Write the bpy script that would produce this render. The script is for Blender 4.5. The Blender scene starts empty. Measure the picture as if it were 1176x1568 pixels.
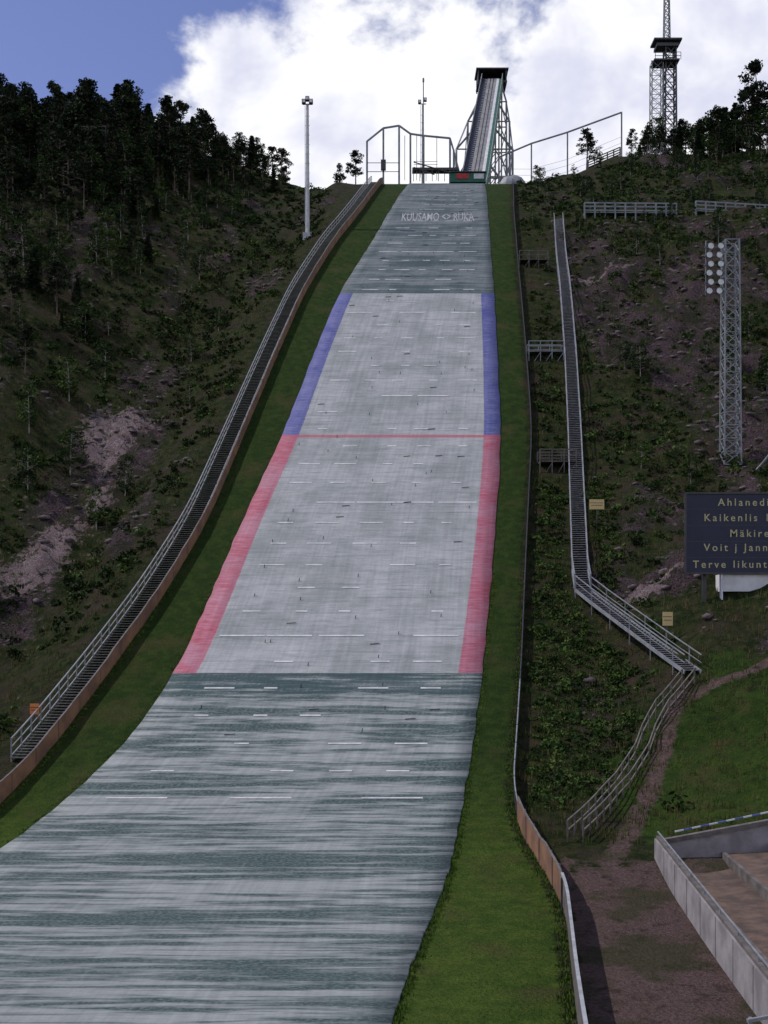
import bpy, math, random
import numpy as np
from mathutils import Vector
rng=np.random.default_rng(7); random.seed(7)
scene=bpy.context.scene

# ------------------------------------------------------------------ nodes
class NT:
    def __init__(s,nt): s.nt=nt
    def n(s,t,**k):
        x=s.nt.nodes.new(t)
        for a,b in k.items(): setattr(x,a,b)
        return x
    def put(s,sock,v):
        if isinstance(v,bpy.types.NodeSocket): s.nt.links.new(v,sock)
        elif v is not None:
            if isinstance(v,(tuple,list)) and len(v)==3 and sock.type=='RGBA': v=(*v,1)
            sock.default_value=v
    def m(s,op,a,b=None,c=None,clamp=False):
        x=s.n('ShaderNodeMath',operation=op); x.use_clamp=clamp
        s.put(x.inputs[0],a); s.put(x.inputs[1],b)
        if c is not None: s.put(x.inputs[2],c)
        return x.outputs[0]
    def mix(s,f,a,b,mode='MIX'):
        x=s.n('ShaderNodeMix',data_type='RGBA',blend_type=mode)
        s.put(x.inputs['Factor'],f)
        s.put(x.inputs[6],a); s.put(x.inputs[7],b)
        return x.outputs[2]
    def noise(s,vec,scale,detail=4,rough=.55,dist=0):
        x=s.n('ShaderNodeTexNoise'); s.put(x.inputs['Vector'],vec)
        x.inputs['Scale'].default_value=scale; x.inputs['Detail'].default_value=detail
        x.inputs['Roughness'].default_value=rough; x.inputs['Distortion'].default_value=dist
        return x.outputs['Fac']
    def ss(s,v,a,b):
        x=s.n('ShaderNodeMapRange',interpolation_type='SMOOTHSTEP')
        s.put(x.inputs[0],v); x.inputs[1].default_value=a; x.inputs[2].default_value=b
        return x.outputs[0]
    def comb(s,a,b,c=0.0):
        x=s.n('ShaderNodeCombineXYZ'); s.put(x.inputs[0],a); s.put(x.inputs[1],b); s.put(x.inputs[2],c)
        return x.outputs[0]
    def sep(s,v):
        x=s.n('ShaderNodeSeparateXYZ'); s.put(x.inputs[0],v); return x.outputs
    def attr(s,nm):
        return s.n('ShaderNodeAttribute',attribute_name=nm).outputs['Fac']

def newmat(name):
    m=bpy.data.materials.new(name); m.use_nodes=True
    return m,NT(m.node_tree),m.node_tree.nodes['Principled BSDF']

def simple(name,col,col2=None,scale=3,rough=.8,metal=0,bump=0,coords='Object'):
    m,t,b=newmat(name)
    co=t.n('ShaderNodeTexCoord').outputs[coords]
    nz=t.noise(co,scale,4,.6)
    if col2 is None: col2=tuple(c*.6 for c in col)
    t.put(b.inputs['Base Color'],t.mix(t.ss(nz,.3,.7),col,col2))
    b.inputs['Roughness'].default_value=rough; b.inputs['Metallic'].default_value=metal
    if bump:
        bp=t.n('ShaderNodeBump'); bp.inputs['Strength'].default_value=bump; bp.inputs['Distance'].default_value=.05
        t.put(bp.inputs['Height'],t.noise(co,scale*6,4)); t.put(b.inputs['Normal'],bp.outputs[0])
    return m

def leafmat(name,c1,c2):
    m,t,b=newmat(name)
    g=t.n('ShaderNodeNewGeometry')
    nz=t.noise(g.outputs['Position'],.8,1)
    c=t.mix(t.ss(nz,.35,.65),c1,c2)
    c=t.mix(t.m('MULTIPLY',t.n('ShaderNodeObjectInfo').outputs['Random'],.5),c,tuple(q*.4 for q in c1))
    t.put(b.inputs['Base Color'],c)
    b.inputs['Roughness'].default_value=.8
    b.inputs['Specular IOR Level'].default_value=.1
    return m

# ------------------------------------------------------------------ terrain model
PK=[(-3000,-10.45),(20,-10.45),(31.5,-10.4),(39,-10.3),(47.5,-9.92),(56.5,-8.66),(64,-6.26),(72,-2.44),(80.5,2.4),(90.5,8.75),(102.5,17.3),(115.5,27.2),(129,37.55),(136,42.6),(144,48.3),(154,55.1),(166,62.2),(182,70.2),(190,72.2),(200,73.5),(240,75),(320,72),(500,30),(900,-10),(4000,-12)]
SK=[p for p in PK if p[0]<=166]+[(178,69.8),(188,75.5),(200,80.5),(212,83.5),(230,85),(300,80),(500,30),(900,-10),(4000,-12)]
fy=np.arange(-100,1000,.5)
def smooth(K):
    z=np.interp(fy,[k[0] for k in K],[k[1] for k in K]); k=np.ones(13)/13
    zz=np.convolve(np.pad(z,6,'edge'),k,'valid'); return zz
fz=smooth(PK); fs=smooth(SK)
arc=np.concatenate([[0],np.cumsum(np.hypot(.5,np.diff(fz)))])
def sm(xs,ys):
    z=np.interp(fy,xs,ys); k=np.ones(17)/17
    return np.convolve(np.pad(z,8,'edge'),k,'valid')
YB=[31.5,47.5,56.5,64,72,80.5,90.5,102.5,115.5,129,136,144,154,166,182,200]
aXB=sm(YB,[-21.5,-20,-18.9,-18.2,-17,-15.3,-13.6,-12.3,-10.65,-8.74,-7.4,-5.84,-3.4,-1.66,-.3,1])
YR=[20,31.5,40,45,50,56.5,64,72,80.5,90.5,102.5,115.5,129,136,144,154,166,182,200]
aXR=sm(YR,[3.9,5.2,6.3,6.9,6.6,6.15,7.2,8.4,9.6,11.06,12.9,14,15,15.5,16.2,17,18.3,19.9,22])
YL=[20,31.5,39,47.5,56.5,64,72,80.5,90.5,102.5,115.5,129,136,144,154,166,182]
aLL=sm(YL,[-18,-17.8,-17.5,-17.2,-16.1,-14.3,-12.84,-12,-10.96,-8.9,-7.1,-4.94,-3.25,-1.44,.43,2.2,4.04])
aLR=sm(YL,[-1,.16,1.15,2.56,3.67,4.76,6,7.24,8.65,10.2,11.2,12.1,12.5,13,13.7,14.5,15.57])
F=lambda a: (lambda y: np.interp(y,fy,a))
XB,XR,LL,LR,PZ,SZ,ARC=F(aXB),F(aXR),F(aLL),F(aLR),F(fz),F(fs),F(arc)
def sst(a,b,x):
    t=np.clip((x-a)/(b-a),0,1); return t*t*(3-2*t)
def vn(x,y,s):
    xi=np.floor(x); yi=np.floor(y); fx=x-xi; fyy=y-yi
    fx=fx*fx*(3-2*fx); fyy=fyy*fyy*(3-2*fyy)
    def h(a,b):
        v=np.sin(a*127.1+b*311.7+s*74.7)*43758.5453; return v-np.floor(v)
    return (h(xi,yi)*(1-fx)+h(xi+1,yi)*fx)*(1-fyy)+(h(xi,yi+1)*(1-fx)+h(xi+1,yi+1)*fx)*fyy
def fbm(x,y,s=0,o=4):
    r=0;a=.5
    for i in range(o): r=r+a*(vn(x,y,s+i)-.5); x=x*2.03+1.7; y=y*2.03+9.2; a*=.5
    return r*2
ROCK=[(-24,108,4,8,1),(-27,92,3.0,9,1),(-23,118,4,4,.7),(-14,136,3,5,.7),(-36,150,8,12,.5),(-45,125,7,14,.6),(-17,100,2,8,.5),(24.5,131,5,3,1.2),(29,120,7,14,.9),(36,128,9,9,.9),(22,112,3,9,.5),(18.5,79.5,3,1.8,1.3),(40,142,9,5,.7),(24,160,4,4,.7),(32,100,4,8,.8),(-19,84,2.2,6,.4),(46,110,8,20,.8),(22,142,3,5,.6)]
PALE=[(-24.5,108,3.3,6,1),(-27,91,2.0,8,.95),(-24,99,1.5,5,.7),(-16.5,101,1.4,5,.5),(-13.5,136,2,4,.5),(24.5,132,4.2,1.0,.9),(18.3,79.5,3,1.3,1.2),(33,131,3.5,1.3,.6),(-38,150,4,4,.4)]
def blobs(B,x,y):
    r=0
    for cx,cy,sx,sy,w in B: r=np.maximum(r,w*np.exp(-((x-cx)/sx)**2-((y-cy)/sy)**2))
    return r
def rockm(x,y):
    r=blobs(ROCK,x,y)
    n=fbm(x/4,y/7,31,4)
    return np.clip(r+n*1.1-.08,0,1)*(r>.02)+np.clip(n*1.4-.2,0,1)*(r<=.02)
def palem(x,y): return np.clip(blobs(PALE,x,y)+fbm(x/2.5,y/4,61,4)*.7-.16,0,1)
def T(x,y):
    x=np.asarray(x,float); y=np.asarray(y,float)
    p=PZ(y); s=SZ(y); dl=XB(y)-x; dr=x-XR(y)
    kl=np.interp(y,[45,70,160,185],[0,1,1,.4])
    ol=kl*(-3.4*sst(2.5,10,dl)+5.5*sst(12,34,dl)+.12*np.clip(dl-34,0,60))
    rc=np.interp(y,[20,50,60,67,72,80,88,97,130,182],[.0,.03,.25,.36,.42,.42,.22,.1,.1,.05])
    orr=rc*np.clip(dr-5,0,40)
    w=np.where(dl>0,sst(9,30,dl),sst(3,20,dr))
    z=p*(1-w)+s*w+np.where(dl>0,ol,orr)
    ro=np.where(dl>0,sst(2.6,7,dl),sst(1.5,8,dr))*sst(30,62,y)
    ro=ro*np.where((dr>0)&(y<62),.3,1)
    z=z+ro*(1.8*fbm(x/9,y/9,3,4)+.5*fbm(x/2.2,y/2.2,11,3))
    rk=np.clip(rockm(x,y),0,1)*ro
    z=z+rk*(1.7*np.abs(fbm(x/2.6,y/3.4,23,4))*2.0-.4)
    z=z-.35*((x>LL(y)+.5)&(x<LR(y)-.5)&(y<182.5)&(y>6))
    return z
def Tz(x,y): return float(T(x,y))

gx=np.concatenate([np.arange(-3000,-300,300),np.arange(-300,-75,15),np.arange(-75,85,.6),np.arange(85,300,15),np.arange(300,3001,300)])
gy=np.concatenate([np.arange(-3000,-150,300),np.arange(-150,15,11),np.arange(15,225,.6),np.arange(225,1000,25),np.arange(1000,4001,300)])
GX,GY=np.meshgrid(gx,gy); GZ=T(GX,GY)
V=np.stack([GX,GY,GZ],-1).reshape(-1,3)
nx,ny=len(gx),len(gy)
ii=(np.arange(ny-1)[:,None]*nx+np.arange(nx-1)[None]).ravel()
Q=np.stack([ii,ii+1,ii+nx+1,ii+nx],-1)
def mkmesh(name,V,Q,mi=None,mats=(),smooth=False,link=True):
    me=bpy.data.meshes.new(name)
    me.vertices.add(len(V)); me.vertices.foreach_set('co',np.asarray(V,np.float32).ravel())
    me.loops.add(Q.size); me.loops.foreach_set('vertex_index',Q.astype(np.int32).ravel())
    k=Q.shape[1]
    me.polygons.add(len(Q)); me.polygons.foreach_set('loop_start',np.arange(0,Q.size,k,dtype=np.int32))
    me.polygons.foreach_set('loop_total',np.full(len(Q),k,np.int32))
    for m in mats: me.materials.append(m)
    if mi is not None: me.polygons.foreach_set('material_index',np.asarray(mi,np.int32))
    me.update(calc_edges=True)
    if smooth: me.polygons.foreach_set('use_smooth',np.ones(len(Q),bool))
    if not link: return me
    o=bpy.data.objects.new(name,me); scene.collection.objects.link(o); return o
ground=mkmesh('ground_terrain',V,Q,smooth=True)
def fattr(o,nm,v):
    a=o.data.attributes.new(nm,'FLOAT','POINT'); a.data.foreach_set('value',np.asarray(v,np.float32).ravel())
X,YY=V[:,0],V[:,1]
dl=XB(YY)-X; dr=X-XR(YY)
lawn=(1-sst(-.5,1.0,dl))*(1-sst(-1.2,.3,dr))
lawn=np.maximum(lawn,.7*(X>0)*(1-sst(62,71,YY+fbm(X/4,YY/4,5)*8))*sst(47,54,YY)*sst(9,13,X))
lawn=np.maximum(lawn,(YY<28)*1.0)
fattr(ground,'lawn',lawn)
fattr(ground,'lush',(1-sst(50,66,YY))*(1-.6*sst(7,11,X)))
off_lane=np.where(dl>0,sst(2.5,6,dl),sst(2,5,dr))*sst(60,68,YY)
fattr(ground,'rock',rockm(X,YY)*off_lane)
fattr(ground,'pale',palem(X,YY)*off_lane)
dirt=((dr>.1)*1.0)*(1-sst(47,53,YY+fbm(X/3,YY/3,8)*6))*sst(5,12,YY)
pth=np.exp(-((YY-(66.5+.05*(X-17)+.6*np.sin(X/4)))/.7)**2)*(X>17)*.8
pth=np.maximum(pth,np.exp(-((X-np.interp(YY,[50,67],[9.6,17.0]))/.9)**2)*(YY<67)*(YY>48)*.7)
dirt=np.maximum(dirt,pth)
fattr(ground,'dirt',dirt)

m,t,b=newmat('ground_mixed')
P=t.n('ShaderNodeNewGeometry').outputs['Position']
n1=t.noise(P,.30,5,.6); n2=t.noise(P,1.5,5,.65); n3=t.noise(P,8,4,.7)
rough=t.mix(t.ss(n2,.38,.62),(.010,.020,.005),(.034,.038,.013))
rough=t.mix(t.m('MULTIPLY',t.ss(n1,.47,.66),.8),rough,(.046,.032,.026))
rough=t.mix(t.m('MULTIPLY',t.ss(n3,.54,.74),.45),rough,(.070,.070,.030))
rk=t.mix(t.ss(n3,.35,.65),(.020,.014,.017),(.095,.068,.076))
rk=t.mix(t.ss(n2,.58,.74),rk,(.18,.135,.15))
rk=t.mix(t.m('MULTIPLY',t.ss(n1,.47,.57),.75),rk,(.016,.021,.010))
pal=t.mix(t.ss(n3,.38,.62),(.08,.058,.062),(.34,.28,.29))
pal=t.mix(t.ss(n2,.40,.60),pal,(.16,.12,.125))
lw=t.mix(t.ss(n2,.3,.7),(.014,.034,.005),(.036,.064,.010))
lw=t.mix(t.attr('lush'),lw,t.mix(t.ss(n2,.3,.7),(.036,.075,.009),(.080,.12,.018)))
lw=t.mix(t.m('MULTIPLY',t.ss(n1,.5,.7),.65),lw,(.07,.062,.024))
lw=t.mix(t.m('MULTIPLY',t.ss(n3,.42,.7),.6),lw,(.012,.027,.006))
dc=t.mix(t.ss(n3,.3,.7),(.075,.048,.044),(.15,.105,.10))
dc=t.mix(t.ss(n2,.5,.7),dc,(.045,.032,.028))
dc=t.mix(t.m('MULTIPLY',t.ss(n1,.46,.58),.65),dc,(.035,.045,.015))
n2c=t.m('SUBTRACT',n2,.5)
ra=t.ss(t.m('ADD',t.attr('rock'),t.m('MULTIPLY',n2c,1.3)),.25,.5)
c=t.mix(ra,rough,rk)
c=t.mix(t.ss(t.m('ADD',t.attr('pale'),t.m('MULTIPLY',n2c,2.2)),.32,.6),c,pal)
c=t.mix(t.ss(t.m('ADD',t.attr('lawn'),t.m('MULTIPLY',n2c,.6)),.35,.6),c,lw)
c=t.mix(t.ss(t.m('ADD',t.attr('dirt'),t.m('MULTIPLY',n2c,.9)),.4,.6),c,dc)
t.put(b.inputs['Base Color'],c); b.inputs['Roughness'].default_value=.95; b.inputs['Specular IOR Level'].default_value=.1
bp=t.n('ShaderNodeBump'); bp.inputs['Strength'].default_value=.9; bp.inputs['Distance'].default_value=.3
t.put(bp.inputs['Height'],t.m('ADD',n3,t.m('MULTIPLY',n2,.8))); t.put(b.inputs['Normal'],bp.outputs[0])
ground.data.materials.append(m)

# ------------------------------------------------------------------ landing slope
ys=np.concatenate([np.arange(6,183.6,.5)]); NC=17
rows=[]
for y in ys:
    l,r=float(LL(y)),float(LR(y))
    l+=.10*(vn(np.array(y*.9),np.array(1.),3)-.5); r+=.12*(vn(np.array(y*.9),np.array(1.),7)-.5)
    z=float(PZ(y))+.1
    rows.append([(l-.02,y,z-.35)]+[(l+(r-l)*i/(NC-1),y,z+.03*(vn(np.array(i*.8),np.array(y*.35),4)-.5)) for i in range(NC)]+[(r+.02,y,z-.35)])
LV=np.array(rows,float); w=NC+2
ii=(np.arange(len(ys)-1)[:,None]*w+np.arange(w-1)[None]).ravel()
LQ=np.stack([ii,ii+1,ii+w+1,ii+w],-1)
lane=mkmesh('landing_slope',LV.reshape(-1,3),LQ,smooth=True)
a_s=LV[...,0]-LL(ys)[:,None]; a_r=LR(ys)[:,None]-LV[...,0]; a_t=np.repeat(ARC(ys)[:,None],w,1)
fattr(lane,'s_left',a_s); fattr(lane,'s_right',a_r); fattr(lane,'t_arc',a_t)
m,t,b=newmat('plastic_mat_surface')
s,r,tt=t.attr('s_left'),t.attr('s_right'),t.attr('t_arc')
t1,t2,t3=float(ARC(129)),float(ARC(102.5)),float(ARC(72))
bands=t.noise(t.comb(t.m('MULTIPLY',s,.055),t.m('MULTIPLY',tt,.55)),1,4,.62,.15)
bands2=t.noise(t.comb(t.m('MULTIPLY',s,.20),t.m('MULTIPLY',tt,2.2),3.),1,4,.65,.2)
rows_=t.noise(t.comb(t.m('MULTIPLY',s,.8),t.m('MULTIPLY',tt,7),5.),1,3,.6)
rowb=t.noise(t.comb(t.m('MULTIPLY',s,.02),t.m('MULTIPLY',tt,1.7),15.),1,3,.7)
vert=t.noise(t.comb(t.m('MULTIPLY',s,3.2),t.m('MULTIPLY',tt,.10),9.),1,3,.6)
speck=t.noise(t.comb(t.m('MULTIPLY',s,6),t.m('MULTIPLY',tt,9),1.),1,3,.7)
blot=t.noise(t.comb(t.m('MULTIPLY',s,.22),t.m('MULTIPLY',tt,.22),7.),1,5,.65)
fA=t.m('ADD',t.m('MULTIPLY',bands,.5),t.m('ADD',t.m('MULTIPLY',bands2,.38),t.m('MULTIPLY',blot,.12)))
fA=t.ss(fA,.445,.545)
thin=t.m('MULTIPLY',t.ss(rowb,.55,.61),t.ss(bands2,.42,.52))
fA=t.m('MAXIMUM',fA,t.m('MULTIPLY',thin,.85))
fA=t.m('MULTIPLY',fA,t.m('ADD',.5,t.m('MULTIPLY',t.ss(speck,.3,.6),.5)))
green=t.mix(fA,(.245,.268,.268),(.028,.058,.058))
fU=t.m('ADD',t.m('MULTIPLY',bands,.35),t.m('ADD',t.m('MULTIPLY',bands2,.35),t.m('MULTIPLY',blot,.3)))
upper=t.mix(t.m('MULTIPLY_ADD',t.ss(fU,.43,.57),.8,.1),(.165,.185,.190),(.040,.066,.070))
mid=t.mix(t.ss(blot,.35,.65),(.22,.24,.242),(.325,.337,.345))
mid=t.mix(t.m('MULTIPLY',t.ss(bands2,.50,.66),.42),mid,(.14,.17,.17))
mid=t.mix(t.m('MULTIPLY',t.ss(rowb,.56,.68),.28),mid,(.12,.15,.15))
isup=t.m('GREATER_THAN',tt,t1); islow=t.m('LESS_THAN',tt,t3)
col=t.mix(isup,mid,upper)
stripw=t.m('MULTIPLY_ADD',t.m('SUBTRACT',speck,.5),.35,1.45)
edge=t.m('LESS_THAN',t.m('MINIMUM',s,r),stripw)
strc=t.mix(t.m('GREATER_THAN',tt,t2),(.33,.065,.10),(.05,.06,.22))
wear=t.ss(t.m('ADD',t.m('MULTIPLY',rows_,.5),t.m('MULTIPLY',blot,.5)),.36,.60)
strc=t.mix(t.m('MULTIPLY',wear,.75),strc,t.mix(t.m('GREATER_THAN',tt,t2),(.33,.19,.24),(.15,.16,.30)))
inmid=t.m('MULTIPLY',t.m('SUBTRACT',1.,isup),t.m('SUBTRACT',1.,islow))
col=t.mix(t.m('MULTIPLY',edge,inmid),col,strc)
col=t.mix(t.m('MULTIPLY',t.m('LESS_THAN',t.m('ABSOLUTE',t.m('SUBTRACT',tt,t2)),.26),.8),col,(.36,.09,.13))
col=t.mix(islow,col,green)
dk=t.m('MULTIPLY',t.m('LESS_THAN',t.m('ABSOLUTE',t.m('SUBTRACT',tt,t3-1.3)),1.3),t.ss(t.m('ADD',bands2,t.m('MULTIPLY',t.m('SUBTRACT',speck,.5),.5)),.3,.55))
col=t.mix(t.m('MULTIPLY',dk,.85),col,(.036,.066,.068))
dk=t.m('LESS_THAN',t.m('ABSOLUTE',t.m('SUBTRACT',tt,t1+.5)),.5)
col=t.mix(t.m('MULTIPLY',dk,.6),col,(.05,.08,.085))
mod=t.m('ADD',t.m('MULTIPLY',rows_,.6),t.m('ADD',t.m('MULTIPLY',vert,.6),t.m('MULTIPLY',speck,.4)))
gn=t.n('ShaderNodeHueSaturation'); t.put(gn.inputs['Color'],col); t.put(gn.inputs['Value'],t.m('ADD',.2,mod))
t.put(b.inputs['Base Color'],gn.outputs[0]); b.inputs['Roughness'].default_value=.7; b.inputs['Specular IOR Level'].default_value=.2
bp=t.n('ShaderNodeBump'); bp.inputs['Strength'].default_value=.6; bp.inputs['Distance'].default_value=.06
t.put(bp.inputs['Height'],t.m('ADD',t.m('PINGPONG',tt,.28),t.m('MULTIPLY',speck,.4))); t.put(b.inputs['Normal'],bp.outputs[0])
lane.data.materials.append(m)

# ------------------------------------------------------------------ quad builder
class QB:
    def __init__(s): s.v=[];s.m=[]
    def quads(s,A,m=0):
        A=np.asarray(A,float).reshape(-1,4,3); s.v.append(A)
        s.m.append(np.full(len(A),m) if np.isscalar(m) else np.asarray(m))
    def frame(s,d):
        d=d/ (np.linalg.norm(d)+1e-9); up=np.array([0,0,1.]) if abs(d[2])<.95 else np.array([1.,0,0])
        a=np.cross(up,d); a/=np.linalg.norm(a); return d,a,np.cross(d,a)
    def beam(s,p,q,w=.1,h=None,m=0):
        h=h or w; p=np.array(p,float); q=np.array(q,float); d,a,b=s.frame(q-p)
        c=[a*w/2+b*h/2,-a*w/2+b*h/2,-a*w/2-b*h/2,a*w/2-b*h/2]
        f=[[p+c[i],p+c[(i+1)%4],q+c[(i+1)%4],q+c[i]] for i in range(4)]
        f+=[[p+c[3],p+c[2],p+c[1],p+c[0]],[q+c[0],q+c[1],q+c[2],q+c[3]]]
        s.quads(f,m)
    def tube(s,p,q,r0,r1=None,n=7,m=0):
        r1=r0 if r1 is None else r1
        p=np.array(p,float); q=np.array(q,float); d,a,b=s.frame(q-p)
        an=np.arange(n+1)*2*math.pi/n; c=np.cos(an)[:,None]*a+np.sin(an)[:,None]*b
        s.quads([[p+c[i]*r0,p+c[i+1]*r0,q+c[i+1]*r1,q+c[i]*r1] for i in range(n)],m)
    def box(s,c,sz,m=0):
        c=np.array(c,float); s.beam(c-np.array([0,0,sz[2]/2]),c+np.array([0,0,sz[2]/2]),sz[1],sz[0],m)
    def leaves(s,cen,rad,n,size,m=0,flat=0):
        cen=np.asarray(cen,float).reshape(-1,3); N=len(cen)
        rad=np.broadcast_to(np.asarray(rad,float),(N,3)) if np.ndim(rad)<2 else rad
        d=rng.normal(size=(N,n,3)); d/=np.linalg.norm(d,axis=-1,keepdims=True)
        d*=rng.random((N,n,1))**.45
        c=(cen[:,None]+d*rad[:,None]).reshape(-1,3)
        u=rng.normal(size=c.shape); u[:,2]*=(1-flat); u/=np.linalg.norm(u,axis=1,keepdims=True)
        v=np.cross(u,rng.normal(size=c.shape)); v/=np.linalg.norm(v,axis=1,keepdims=True)
        sz=size if np.isscalar(size) else np.repeat(size,n)[:,None]
        sz=sz*(.6+.8*rng.random((len(c),1)))
        u*=sz; v*=sz*.6
        A=np.stack([c-u,c-v,c+u,c+v],1)
        mm=np.repeat(m,n) if not np.isscalar(m) else m
        s.quads(A,mm)
    def mesh(s,name,mats,link=True,parent=None):
        A=np.concatenate(s.v); M=np.concatenate(s.m)
        o=mkmesh(name,A.reshape(-1,3),np.arange(len(A)*4).reshape(-1,4),M,mats,link=link)
        if parent is not None: o.parent=parent
        return o

# materials
wood=simple('weathered_board',(.23,.12,.065),(.12,.065,.045),.8,bump=.3)
woodg=simple('grey_timber',(.14,.125,.12),(.07,.062,.058),2)
steel=simple('galvanised_steel',(.27,.29,.31),(.17,.18,.20),2,.6,.2)
lsteel=simple('light_steel',(.42,.44,.47),(.28,.30,.32),2,.5,.2)
dsteel=simple('dark_steel',(.05,.052,.058),(.03,.03,.035),3,.5,.2)
white=simple('white_paint',(.65,.66,.69),(.5,.5,.53),1)
gpost=simple('grey_painted_post',(.25,.27,.29),(.16,.17,.19),1)
tread=simple('stair_tread',(.28,.28,.30),(.15,.15,.16),3)
treadd=simple('mossy_tread',(.15,.155,.14),(.08,.085,.07),1.5)
conc=simple('concrete',(.28,.265,.275),(.16,.15,.155),.9,.9,0,.3)
black=simple('black_rubber',(.03,.03,.035))
redm=simple('red_paint',(.5,.05,.06)); greenm=simple('green_mat',(.03,.14,.10),(.02,.09,.07),1)
yel=simple('yellow_sign',(.6,.45,.2),(.5,.38,.18),1); orn=simple('orange_sign',(.65,.22,.05),(.55,.18,.05),1)
navy=simple('navy_panel',(.008,.011,.040),(.012,.015,.046),1,.6)
soil=simple('terrace_soil',(.13,.085,.065),(.055,.040,.032),1.5,.95,0,.6)
rockmat=simple('grey_rock',(.15,.115,.125),(.045,.034,.038),1.6,.9,0,.8)
blueb=simple('blue_paint',(.10,.13,.38),(.08,.1,.3))

def LP(x,y,o=.1): return (x,y,float(PZ(y))+o)

# ------------------------------------------------------------------ lane markings
q=QB()
for j,y in enumerate(np.interp(np.arange(ARC(58),ARC(174),3.3),arc,fy)):
    l,r=float(LL(y))+1.8,float(LR(y))-1.8
    k=5
    for i in range(k):
        if rng.random()<.3: continue
        x0=l+(r-l)*(i+.5)/k+rng.normal()*.2; wd=rng.choice([.8,1.2,1.8])
        if j%6==0: wd=(r-l)/k*.95
        y2=y+.15; y0=y
        q.quads([[LP(x0-wd/2,y0,.13),LP(x0+wd/2,y0,.13),LP(x0+wd/2,y2,float(PZ(y2)-PZ(y2))+.13),LP(x0-wd/2,y2,.13)]])
wmark=simple('faded_white_marking',(.58,.59,.61),(.36,.38,.39),1.5)
q.mesh('distance_markings',[wmark])
q=QB()
for y in np.interp(np.arange(ARC(66),ARC(172),2.8),arc,fy):
    l,r=float(LL(y))+1.5,float(LR(y))-1.5
    for i in range(5):
        if rng.random()<.45: continue
        x0=l+(r-l)*(i+.5)/5+rng.normal()*.9; yy=y+rng.normal()*.6
        if rng.random()<.7: q.beam(LP(x0,yy,.1),LP(x0+.03,yy,.32),.045)
        else: q.beam(LP(x0-.3,yy,.15),LP(x0+.3,yy+.05,.17),.045)
q.mesh('water_sprinklers',[black])

def text_mesh(txt,off=.0):
    cu=bpy.data.curves.new('t','FONT'); cu.body=txt; cu.size=1; cu.align_x='CENTER'; cu.offset=off; cu.resolution_u=3
    o=bpy.data.objects.new('t',cu); scene.collection.objects.link(o)
    bpy.context.view_layer.update()
    me=bpy.data.meshes.new_from_object(o.evaluated_get(bpy.context.evaluated_depsgraph_get()))
    bpy.data.objects.remove(o); return me
me=text_mesh('KUUSAMO <> RUKA',.012)
xs=[v.co.x for v in me.vertices]; W=max(xs)-min(xs)
for v in me.vertices:
    yy=151.5+v.co.y*5.0; v.co=Vector((6.9+v.co.x*9.4/W+(yy-151.5)*.06,yy,float(PZ(yy))+.15))
lett=simple('lettering_paint',(.38,.39,.41),(.20,.21,.23),.9)
me.materials.append(lett)
o=bpy.data.objects.new('slope_lettering',me); scene.collection.objects.link(o)

# ------------------------------------------------------------------ side barriers
def barrier(name,xf,y0,y1,h,mat,mtop,side=-1,th=.06):
    q=QB(); yy=np.arange(y0,y1,1.0)
    hh=h+.10*np.array([vn(np.array(v*.6),np.array(0.),2)-.5 for v in yy])
    jx=.04*(rng.random(len(yy))-.5)
    for i in range(len(yy)-1):
        a,b_=yy[i],yy[i+1]; xa,xb=xf(a)+jx[i],xf(b_)+jx[i+1]
        za,zb=PZ(a),PZ(b_); ha,hb=hh[i],hh[i+1]
        q.quads([[(xa,a,za-.2),(xb,b_,zb-.2),(xb,b_,zb+hb),(xa,a,za+ha)],[(xa-th,a,za-.2),(xa-th,a,za+ha),(xb-th,b_,zb+hb),(xb-th,b_,zb-.2)],
                 [(xa,a,za+ha),(xb,b_,zb+hb),(xb-th,b_,zb+hb),(xa-th,a,za+ha)]],0)
        q.beam((xa-th/2,a,za+ha+.02),(xb-th/2,b_,zb+hb+.02),.1,.035,1)
        o=-th-.05 if side<0 else .05
        if i%2==0: q.beam((xa+o,a,za-.3),(xa+o,a,za+ha),.1,.1,1)
        if i%3==0:
            e=th*.5+.012; q.beam((xa-th/2+(e if side<0 else -e),a,za-.1),(xa-th/2+(e if side<0 else -e),a,za+ha),.012,.05,1)
    return q.mesh(name,[mat,mtop])
barrier('side_barrier',XB,50,184,1.0,wood,woodg)
barrier('side_barrier',XR,43.5,56.5,1.15,wood,woodg,1)
q=QB(); yy=np.arange(14,44.6,1.)
for i in range(len(yy)-1):
    a,b_=yy[i],yy[i+1]; pa=np.array((XR(a),a,PZ(a))); pb=np.array((XR(b_),b_,PZ(b_)))
    q.beam(pa+[0,0,.5],pb+[0,0,.5],.05,1.2,1); q.beam(pa+[0,0,1.2],pb+[0,0,1.2],.10,.07,0)
q.mesh('outrun_board',[lsteel,woodg])
q=QB(); yy=np.arange(55,184,1.)
for i in range(len(yy)-1):
    a,b_=yy[i],yy[i+1]; pa=(XR(a),a,PZ(a)); pb=(XR(b_),b_,PZ(b_))
    for h in (.12,.38,.62):
        q.beam((pa[0],pa[1],pa[2]+h),(pb[0],pb[1],pb[2]+h),.05,.2,1)
    q.beam((pa[0],pa[1],pa[2]+.8),(pb[0],pb[1],pb[2]+.8),.06,.06,0 if a<70 else 1)
    if i%2==0: q.beam((pa[0],pa[1],pa[2]-.4),(pa[0],pa[1],pa[2]+.85),.08,.08,1)
q.mesh('side_rail_fence',[steel,dsteel])

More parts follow.
